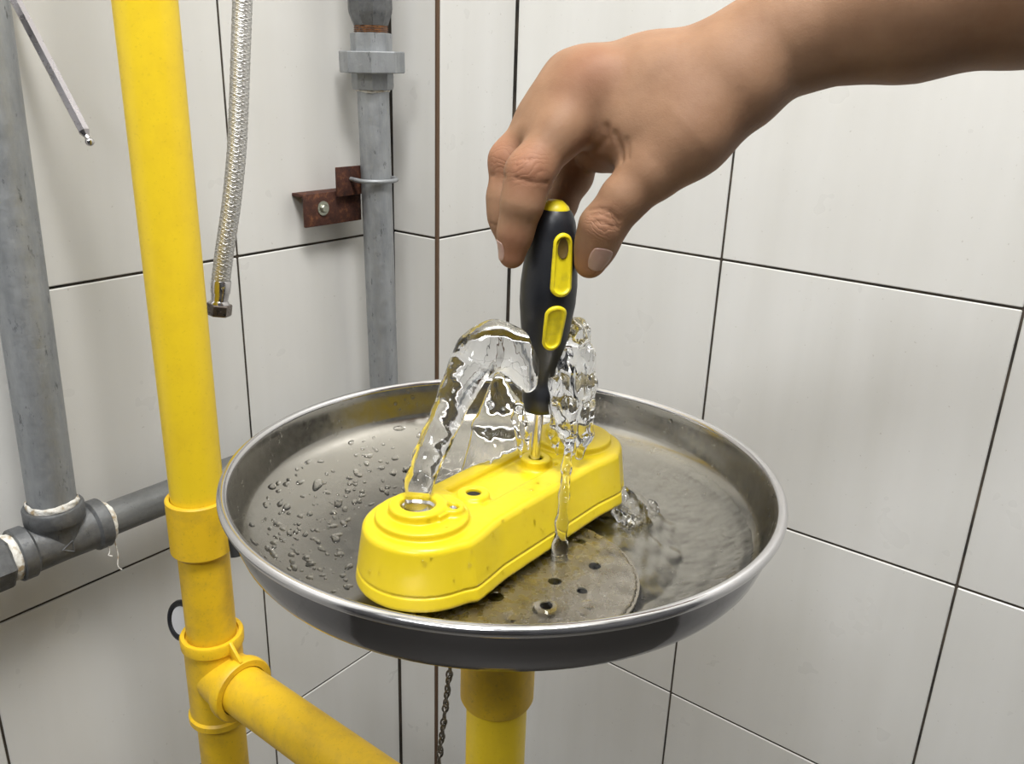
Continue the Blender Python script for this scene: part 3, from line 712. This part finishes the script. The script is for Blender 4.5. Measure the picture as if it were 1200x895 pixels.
fingers = [
    ([C3(694, 105, .440, 33), C3(656, 154, .435, 29), C3(620, 203, .431, 26), C3(612, 238, .433, 22.5), C3(604, 272, .4385, 18.5), C3(600, 299, .4425, 15.5)], .010),
    ([C3(672, 101, .462, 32), C3(634, 144, .460, 28), C3(599, 189, .456, 24), C3(592, 232, .458, 19), C3(592, 255, .460, 17), C3(595, 278, .463, 14)], .010),
    ([C3(690, 118, .484, 29), C3(682, 165, .487, 25), C3(671, 206, .486, 21.5), C3(656, 242, .484, 17), C3(646, 272, .480, 14)], .008),
    ([C3(706, 138, .503, 24), C3(688, 172, .508, 19), C3(668, 208, .507, 16), C3(655, 235, .503, 14), C3(648, 255, .499, 12)], .006),
    ([C3(790, 175, .426, 36), C3(760, 205, .428, 28.5), C3(732, 232, .431, 26), C3(706, 266, .437, 25), C3(698, 289, .4435, 21.5), C3(691, 308, .448, 18)], .012),
]
for p, q in palm: hand.cone(p[:3], q[:3], p[3], q[3], .016)
hand.cone(C3(697, 94, .434)[:3], C3(688, 98, .436)[:3], .0105, .0105, .012)
tips = Field(lo_, hi_, .00095)
for ch_, k in fingers:
    f = Field(lo_, hi_, .00095); f.d[:] = .02; f.chain(ch_, .007); tips.merge(f, .0008)
hand.merge(tips, .0075)
# folds: where the fingers meet the palm on the thumb side
def fold(pts, r, k=.0014):
    for p, q in zip(pts, pts[1:]): hand.cut_cone(C3(*p)[:3], C3(*q)[:3], r, r, k)
V, Q = hand.mesh()
# skin folds: gentle relief by displacement towards the inside along given picture polylines near the surface
person = empty('person', tuple(P(900, 60, .42)), 'bare forearm and hand reaching in from the right, pinching the screwdriver between thumb and fingers', 'person')
arm = field_obj('forearm_and_hand', hand, M['skin']); keep(arm, person)
me = arm.data; nv = len(me.vertices); co = np.empty(nv * 3, np.float32); me.vertices.foreach_get('co', co); co = co.reshape(-1, 3).astype(float)
no = np.empty(nv * 3, np.float32); me.vertices.foreach_get('normal', no); no = no.reshape(-1, 3)
camc = co @ R; dep = -camc[:, 2]; uu = 600 + F * camc[:, 0] / dep; vv = 447.5 - F * camc[:, 1] / dep; nc = no @ R
front = -(camc * nc).sum(1) / np.linalg.norm(camc, axis=1)
def crease_line(pts, width, depth, dmax=.47):
    """a skin fold carved along a line of surface points"""
    best = np.full(nv, 1e9)
    P3 = []
    for (u, v) in pts:
        m_ = (front > .15) & (dep < dmax); k = np.argmin(np.where(m_, (uu - u) ** 2 + (vv - v) ** 2, 1e9)); P3.append(co[k])
    for a_, b_ in zip(P3, P3[1:]):
        ab = b_ - a_; t = np.clip(((co - a_) @ ab) / (ab @ ab + 1e-12), 0, 1); best = np.minimum(best, np.linalg.norm(co - a_ - t[:, None] * ab, axis=1))
    return -depth * np.exp(-(best / width) ** 2)
disp = np.zeros(nv)
for pts, wd, dp in [
    ([(711, 150), (711, 162), (702, 172), (688, 181)], .0022, .0011),
    ([(722, 158), (727, 175), (729, 188)], .0019, .0010), ([(734, 165), (736, 184)], .0016, .0005),
    ([(690, 246), (702, 244), (714, 248), (726, 258)], .0011, .0007), ([(692, 252), (704, 251), (716, 257), (722, 266)], .0010, .0006), ([(697, 260), (708, 260), (716, 268)], .0010, .0005),
    ([(604, 209), (620, 213), (642, 214)], .0011, .0006), ([(603, 262), (612, 263), (620, 261)], .0011, .0004), ([(576, 206), (592, 207)], .0011, .0006), ([(575, 262), (588, 266)], .0010, .0005),
    ([(604, 195), (620, 196), (634, 200)], .0009, .0004), ([(606, 188), (622, 187)], .0009, .0004)]:
    disp += crease_line(pts, wd, dp)
co += no * disp[:, None]; me.vertices.foreach_set('co', co.astype(np.float32).ravel()); me.update()

from mathutils.bvhtree import BVHTree
ABVH = BVHTree.FromPolygons([tuple(c) for c in co], [tuple(p.vertices) for p in me.polygons])
def nail(p0, p1, r, nrm, Ln, Wd, name='fingernail', lift=1.03):
    p0 = Vector(R @ np.array(p0[:3])); p1 = Vector(R @ np.array(p1[:3])); a = (p1 - p0).normalized(); nrm = Vector(R @ np.array(nrm)).normalized(); nrm = (nrm - a * nrm.dot(a)).normalized(); s = a.cross(nrm)
    NU, NV = 21, 21; V = []; Fc = []; c = (p0 + p1) / 2
    for i in range(NU):
        for j in range(NV):
            x = -1 + 2 * i / (NU - 1); y = -1 + 2 * j / (NV - 1)
            # square to rounded outline
            xx = x * math.sqrt(1 - .42 * y * y); yy = y * math.sqrt(1 - .42 * x * x)
            ph = xx * Wd; e = max(abs(x), abs(y)); rr = r * lift - (.0009 if e > .99 else 0) - .0012 * max(0, yy) ** 2 - .0006 * (1 if yy < -.9 else 0)
            q_ = c + a * (yy * Ln / 2); dr_ = (nrm * math.cos(ph) + s * math.sin(ph))
            hit = ABVH.ray_cast(q_ + dr_ * .022, -dr_, .022)
            base_ = (hit[0] - q_).length if hit[0] is not None else r
            V.append(q_ + dr_ * (base_ + (.00035 if e < .99 else -.0008)))
    for i in range(NU - 1):
        for j in range(NV - 1): Fc.append((i * NV + j, (i + 1) * NV + j, (i + 1) * NV + j + 1, i * NV + j + 1))
    o = mesh(name, V, Fc, M['nail']); keep(o, person); return o
nail(C3(703, 283, .441), C3(693, 308, .4470), .0086, (.30, .02, .95), .0155, .64)
nail(C3(602, 284, .4405), C3(600, 304, .4432), .0072, (-.93, .12, .30), .0115, .75)

# ------------------------------------------------------------------ water
def wav(X, Y, Z, s, seed):
    r = np.random.default_rng(seed); v = 0
    for k in range(7):
        d_ = r.normal(size=3); d_ /= np.linalg.norm(d_); f_ = s * r.uniform(.6, 1.7); v = v + np.sin((X * d_[0] + Y * d_[1] + Z * d_[2]) * f_ + r.uniform(0, 6.28))
    return v / 7
def water_obj(name, chains, lo, hi, k, amp, sc, seed, h=.0007, stretch=.35):
    f = Field(lo, hi, h)
    for ch_ in chains: f.chain(ch_, k)
    X, Y, Z = np.meshgrid(*[a_.astype(np.float32) for a_ in f.ax], indexing='ij', sparse=True)
    f.d += (amp * (wav(X, Y * stretch, Z, sc, seed) + .5 * wav(X, Y * stretch * 1.4, Z, sc * 2.1, seed + 1))).astype(np.float32)
    return field_obj(name, f, M['waterj'])
def bounds(chains, pad=.006):
    a_ = np.array([[c[0] - c[3], c[1] - c[3], c[2] - c[3]] for ch_ in chains for c in ch_]).min(0) - pad
    b_ = np.array([[c[0] + c[3], c[1] + c[3], c[2] + c[3]] for ch_ in chains for c in ch_]).max(0) + pad
    return a_, b_
def W(name, chains, k, amp, sc, seed, label, stretch=.35, h=.0007):
    a_, b_ = bounds(chains); o = water_obj(name, chains, a_, b_, k, amp, sc, seed, h, stretch); tag(o, label, 'water'); return o
W('water_jet', [[C3(487, 591, .432, 13), C3(492, 565, .434, 14), C3(501, 538, .437, 15), C3(512, 512, .441, 16.5), C3(524, 486, .445, 17.5), C3(535, 460, .449, 19), C3(547, 436, .453, 21), C3(561, 414, .457, 25), C3(579, 404, .462, 27), C3(598, 410, .466, 24), C3(612, 430, .468, 18), C3(618, 448, .470, 12)]],
  .006, .0007, 380, 3, 'thick clear water jet arching from the left nozzle up to the screwdriver')
W('water_jet', [[C3(668, 492, .532, 12), C3(671, 455, .523, 13), C3(674, 420, .514, 14), C3(676, 392, .503, 14), C3(676, 388, .492, 13), C3(670, 400, .484, 12)],
                [C3(664, 372, .482, 6), C3(672, 392, .482, 12), C3(680, 420, .482, 15), C3(683, 450, .484, 14), C3(683, 480, .487, 11), C3(684, 508, .490, 9), C3(679, 534, .492, 5)],
                [C3(664, 400, .476, 9), C3(667, 430, .474, 12), C3(668, 455, .476, 14), C3(664, 480, .479, 12), C3(667, 505, .482, 9)],
                [C3(652, 450, .470, 9), C3(660, 475, .473, 10), C3(664, 505, .477, 7), C3(669, 530, .480, 5)]],
  .006, .0011, 480, 11, 'clear water jet rising from the right nozzle and tumbling down behind the screwdriver')
fan = []
for i, (x0, y0, x1, y1) in enumerate([(583, 441, 545, 553), (586, 446, 553, 548), (589, 452, 562, 546), (593, 458, 573, 541), (597, 464, 584, 534), (601, 470, 594, 528), (606, 472, 603, 524)]):
    fan.append([C3(x0, y0, .484, 4.2 if i == 0 else 2.6), C3((x0 + x1) / 2 - 3, (y0 + y1) / 2, .490, 5.0 if i == 0 else 3.3), C3(x1, y1, .495, 4.0 if i == 0 else 3.0)])
W('water_sheet', fan, .006, .0005, 700, 21, 'thin sheet of water falling left of the screwdriver shaft', .3)
cur = []
for i, (x0, xm, x1, y1, r0) in enumerate([(606, 603, 609, 534, 4.2), (611, 615, 618, 526, 3.0), (645, 648, 646, 523, 3.2), (651, 656, 652, 532, 3.6), (657, 663, 668, 528, 3.4)]):
    cur.append([C3(x0, 474, .477, r0), C3(xm, 490 + 3 * i, .479, r0 * .8), C3(x1, y1 - 14, .483, r0 * .7), C3(x1 + 1, y1, .486, r0 * .5)])
W('water_curtain', cur, .003, .0005, 700, 31, 'strands of water running from the screwdriver collar down its shaft', .3)
def Dc(x, y, h, rpx): v = np.array(D(x, y, h)); c = R.T @ v; return (c[0], c[1], c[2], rpx * .46 / F)
s1 = [C3(667, 520, .474, 6), C3(664, 552, .466, 5.5)] 
W('water_stream', [[C3(668, 516, .478, 6), C3(664, 548, .468, 5), C3(661, 580, .462, 5), C3(658, 612, .462, 6.5), C3(656, 640, .464, 8), C3(655, 662, .468, 10), C3(652, 674, .472, 14)]], .004, .0005, 600, 41,
  'narrow stream of water falling off the front of the spray head onto the drain plate', .25)
sp = []
for (u, v, d_, r) in [(735, 583, .525, 8), (742, 592, .52, 9), (728, 575, .525, 6), (738, 612, .51, 6), (752, 598, .52, 6), (744, 604, .515, 8), (765, 590, .53, 5), (722, 600, .515, 6), (758, 612, .515, 4)]:
    sp.append([C3(u, v, d_, r), C3(u + 5, v + 9, d_, r * .6)])
W('water_splash', sp, .006, .0012, 700, 51, 'bubbling splash of water at the right end of the spray head', 1)

# pool and film on the bowl floor
def wsurf():
    n = 240; xs = np.linspace(-.142, .142, n); Xg, Yg = np.meshgrid(xs, xs, indexing='ij'); r = np.hypot(Xg, Yg)
    fl = floor_h(r)
    vx, vy = math.cos(-.35), math.sin(-.35); side_ = Xg * .75 + -Yg * .66 + .02
    film = .0009 * np.clip(side_ / .03, 0, 1) * np.clip((.141 - r) / .006, 0, 1)
    bumps = .00045 * (wav(Xg, Yg, 0, 260, 5) + .6 * wav(Xg, Yg, 0, 520, 6)) + .0002 * wav(Xg, Yg, 0, 1100, 8)
    film = np.where(film > 0, film + .4 * bumps * np.clip(side_ / .03, 0, 1) * 1.3, -.001)
    hx, hy = .055, -.03
    turb = np.exp(-((Xg - hx) ** 2 + (Yg - hy) ** 2) / .05 ** 2)
    pool = -.0388 + .0008 * wav(Xg, Yg, 0, 330, 7) * (.6 + 1.1 * turb) + .00035 * wav(Xg, Yg, 0, 800, 9) * (1 + 1.2 * turb)
    for (u, v, rr) in [(640, 713, .0062), (598, 722, .003), (688, 708, .0028), (684, 716, .002)]:   # bubbles resting on the pool
        bx, by = Pd(u, v, -.0385); dd = np.hypot(Xg - bx, Yg - by); pool = np.where(dd < rr, pool + .55 * np.sqrt(np.maximum(rr * rr - dd * dd, 0)), pool)
    px_, py_ = Xg - pc[0], Yg - pc[1]; rp_ = np.hypot(px_, py_)
    onpl = np.clip((.0632 - rp_) / .0006, 0, 1)
    lev = np.clip((side_ + .012) / .02, 0, 1)
    pool2 = pool - .0027; pool2 = np.where(lev > 0, np.minimum(pool2, fl + .0001 + (pool2 - fl) * lev), -1)
    pool = np.maximum(pool2, np.where(onpl > 0, (PH + .0011 + (pool + .0388) * .8) * onpl + (1 - onpl) * -.05, -1))
    top = np.maximum(pool, fl + film)
    return Xg, Yg, r, top, fl
Xg, Yg, rg, top, fl = wsurf(); n = Xg.shape[0]; ok = (rg < .1405) & (top > fl + .00005)
okf = ok[:-1, :-1] & ok[1:, :-1] & ok[:-1, 1:] & ok[1:, 1:]
ids = -np.ones((n, n), int); used = np.zeros((n, n), bool)
used[:-1, :-1] |= okf; used[1:, :-1] |= okf; used[:-1, 1:] |= okf; used[1:, 1:] |= okf
ids[used] = np.arange(used.sum()); Vw = [(a_, b_, c) for a_, b_, c in zip(Xg[used], Yg[used], top[used])]
cells = np.argwhere(okf); Fw = [(ids[i, j], ids[i + 1, j], ids[i + 1, j + 1], ids[i, j + 1]) for i, j in cells]
pool_ = mesh('bowl_water', Vw, Fw, M['water']); pool_.matrix_world = Matrix.Translation((CX, CY, CZ)) @ TILT
tag(pool_, 'rippling shallow water pooled in the right side of the steel bowl', 'water', kind='stuff')

# droplets on the bowl
def drop_mesh(seed):
    r = random.Random(seed); V = []; Fc = []; NS, NR = 14, 5; ph = [r.uniform(0, 6.28) for _ in range(3)]; am = [r.uniform(0, .16) for _ in range(3)]
    for k in range(NR):
        e = k / NR * math.pi / 2
        for i in range(NS):
            t = 2 * math.pi * i / NS; rr = 1 + am[0] * math.cos(2 * t + ph[0]) + am[1] * math.cos(3 * t + ph[1]) + am[2] * .6 * math.cos(5 * t)
            V.append((rr * math.cos(e) * math.cos(t), rr * math.cos(e) * math.sin(t), .42 * math.sin(e)))
    V.append((0, 0, .42))
    for k in range(NR - 1):
        for i in range(NS): j = (i + 1) % NS; Fc.append((k * NS + i, k * NS + j, (k + 1) * NS + j, (k + 1) * NS + i))
    for i in range(NS): Fc.append(((NR - 1) * NS + i, (NR - 1) * NS + (i + 1) % NS, len(V) - 1))
    me = bpy.data.meshes.new('water_drop'); me.from_pydata(V, [], Fc); me.update(); me.materials.append(M['water']); me.polygons.foreach_set('use_smooth', [True] * len(me.polygons)); return me
dms = [drop_mesh(i) for i in range(6)]
def place_drop(u, v, ru, asp=1.0, rot=None, name='water_drop'):
    # find the floor point under the picture point
    h = -.03
    for _ in range(12):
        x, y = Pd(u, v, h); h = float(floor_h(math.hypot(x, y)))
    r = math.hypot(x, y)
    if r > .142 or y > .2: return None
    sl = (floor_h(r + .002) - floor_h(r - .002)) / .004
    nr = Vector((-sl * x / max(r, 1e-6), -sl * y / max(r, 1e-6), 1)).normalized()
    o = bpy.data.objects.new(name, random.choice(dms)); COL.objects.link(o)
    q = (TILT.to_3x3() @ nr).to_track_quat('Z', 'Y') @ Matrix.Rotation(rot if rot is not None else random.uniform(0, 6.28), 4, 'Z').to_quaternion()
    o.rotation_mode = 'QUATERNION'; o.rotation_quaternion = q; o.location = D(x, y, h); o.scale = (ru * asp, ru, ru * .9)
    return o
big = [(372, 568, 7, 2.4), (396, 590, 6, 1.9), (433, 551, 4, 1.2), (447, 548, 5, 1.3), (424, 577, 4, 1.3), (393, 631, 6, 2.0), (372, 634, 4, 1.6), (377, 644, 4, 1.5), (336, 594, 5, 2.0), (319, 570, 5, 1.8), (468, 516, 5, 2.2), (478, 508, 4, 2.3), (463, 537, 5, 1.3), (421, 588, 4, 1.2), (404, 596, 4, 1.6), (311, 593, 3, 1.6), (332, 599, 3, 1.4), (339, 625, 4, 1.8), (295, 615, 4, 1.5), (297, 635, 4, 2.0), (363, 602, 4, 1.6), (366, 621, 3, 1.5), (389, 601, 3, 1.6), (380, 566, 3, 1.4), (410, 560, 4, 1.1), (427, 565, 3, 1.1), (441, 529, 3, 1.6), (425, 514, 3, 1.5), (376, 541, 3, 2.0), (345, 644, 3, 2), (321, 641, 3, 1.8), (347, 631, 3, 1.6), (328, 551, 3, 1.5), (426, 534, 3, 1.2), (449, 524, 3, 1.0), (308, 552, 3, 1.5), (350, 614, 3, 1.6), (407, 577, 3, 1.3), (386, 613, 3, 1.4), (361, 657, 3, 1.8), (348, 548, 3, 1.4), (390, 552, 3, 1.2)]
for (u, v, rp, asp) in big:
    o = place_drop(u, v, rp * .43 / F * 1.0, asp, random.uniform(-.3, .9))
    if o: tag(o, 'larger clear water bead on the dry-looking left half of the bowl floor', 'water drop', 'water beads on the bowl floor')
    if o: o['label'] = 'larger clear water bead on the left half of the steel bowl floor'
bm = bmesh.new(); cnt = 0
while cnt < 420:
    u, v = random.uniform(285, 500), random.uniform(480, 690)
    if random.random() < .0: continue
    if u > 412 and v > 575: cnt += 1; continue
    x, y = Pd(u, v, -.03); r = math.hypot(x, y)
    if r > .139: cnt += 1; continue
    h = float(floor_h(r)); me_ = random.choice(dms); s = random.choice([.0006, .0008, .001, .0013, .0017, .0020]); asp = random.uniform(1, 2.2); ro = random.uniform(-.4, 1.2)
    Mx = Matrix.Translation(Vector((x, y, h))) @ Matrix.Rotation(ro, 4, 'Z') @ Matrix.Diagonal((s * asp, s, s * .9, 1))
    st = len(bm.verts); bm.from_mesh(me_); bm.verts.ensure_lookup_table()
    for q in range(st, len(bm.verts)): bm.verts[q].co = Mx @ bm.verts[q].co
    cnt += 1
# on the inner wall, and on the outer right side
for _ in range(90):
    a_ = random.uniform(0, 2 * math.pi); h = random.uniform(-.021, -.002); r = np.interp(h, [-.0245, -.02, -.012, -.004], [.1425, .1452, .1472, .1487])
    s = random.choice([.0006, .0009, .0012, .0016]); nr = Vector((-math.cos(a_), -math.sin(a_), .2)).normalized(); q = nr.to_track_quat('Z', 'Y').to_matrix().to_4x4()
    Mx = Matrix.Translation(Vector((r * math.cos(a_), r * math.sin(a_), h))) @ q @ Matrix.Diagonal((s, s, s, 1))
    st = len(bm.verts); bm.from_mesh(random.choice(dms)); bm.verts.ensure_lookup_table()
    for q_ in range(st, len(bm.verts)): bm.verts[q_].co = Mx @ bm.verts[q_].co
bt = BVHTree.FromPolygons([tuple(v.co) for v in body.data.vertices], [tuple(p.vertices) for p in body.data.polygons]); TI = (Matrix.Translation((CX, CY, CZ)) @ TILT).inverted()
for _ in range(70):
    u, v = random.uniform(430, 720), random.uniform(560, 720)
    o_ = TI @ Vector((0, 0, 0)); dd_ = (TI.to_3x3() @ Vector(ray(u, v))).normalized(); hit = bt.ray_cast(o_, dd_)
    if hit[0] is None or hit[0].z < -.034: continue
    s = random.choice([.0005, .0007, .0010]); Mx = Matrix.Translation(hit[0]) @ hit[1].to_track_quat('Z', 'Y').to_matrix().to_4x4() @ Matrix.Diagonal((s, s * random.uniform(1, 1.6), s, 1))
    st = len(bm.verts); bm.from_mesh(random.choice(dms)); bm.verts.ensure_lookup_table()
    for q_ in range(st, len(bm.verts)): bm.verts[q_].co = Mx @ bm.verts[q_].co
me = bpy.data.meshes.new('fine_droplets'); bm.to_mesh(me); bm.free()
o = link('fine_droplets', me, M['water']); o.matrix_world = Matrix.Translation((CX, CY, CZ)) @ TILT
tag(o, 'fine spray of tiny water droplets scattered over the bowl floor and inner wall', 'droplets', kind='stuff')
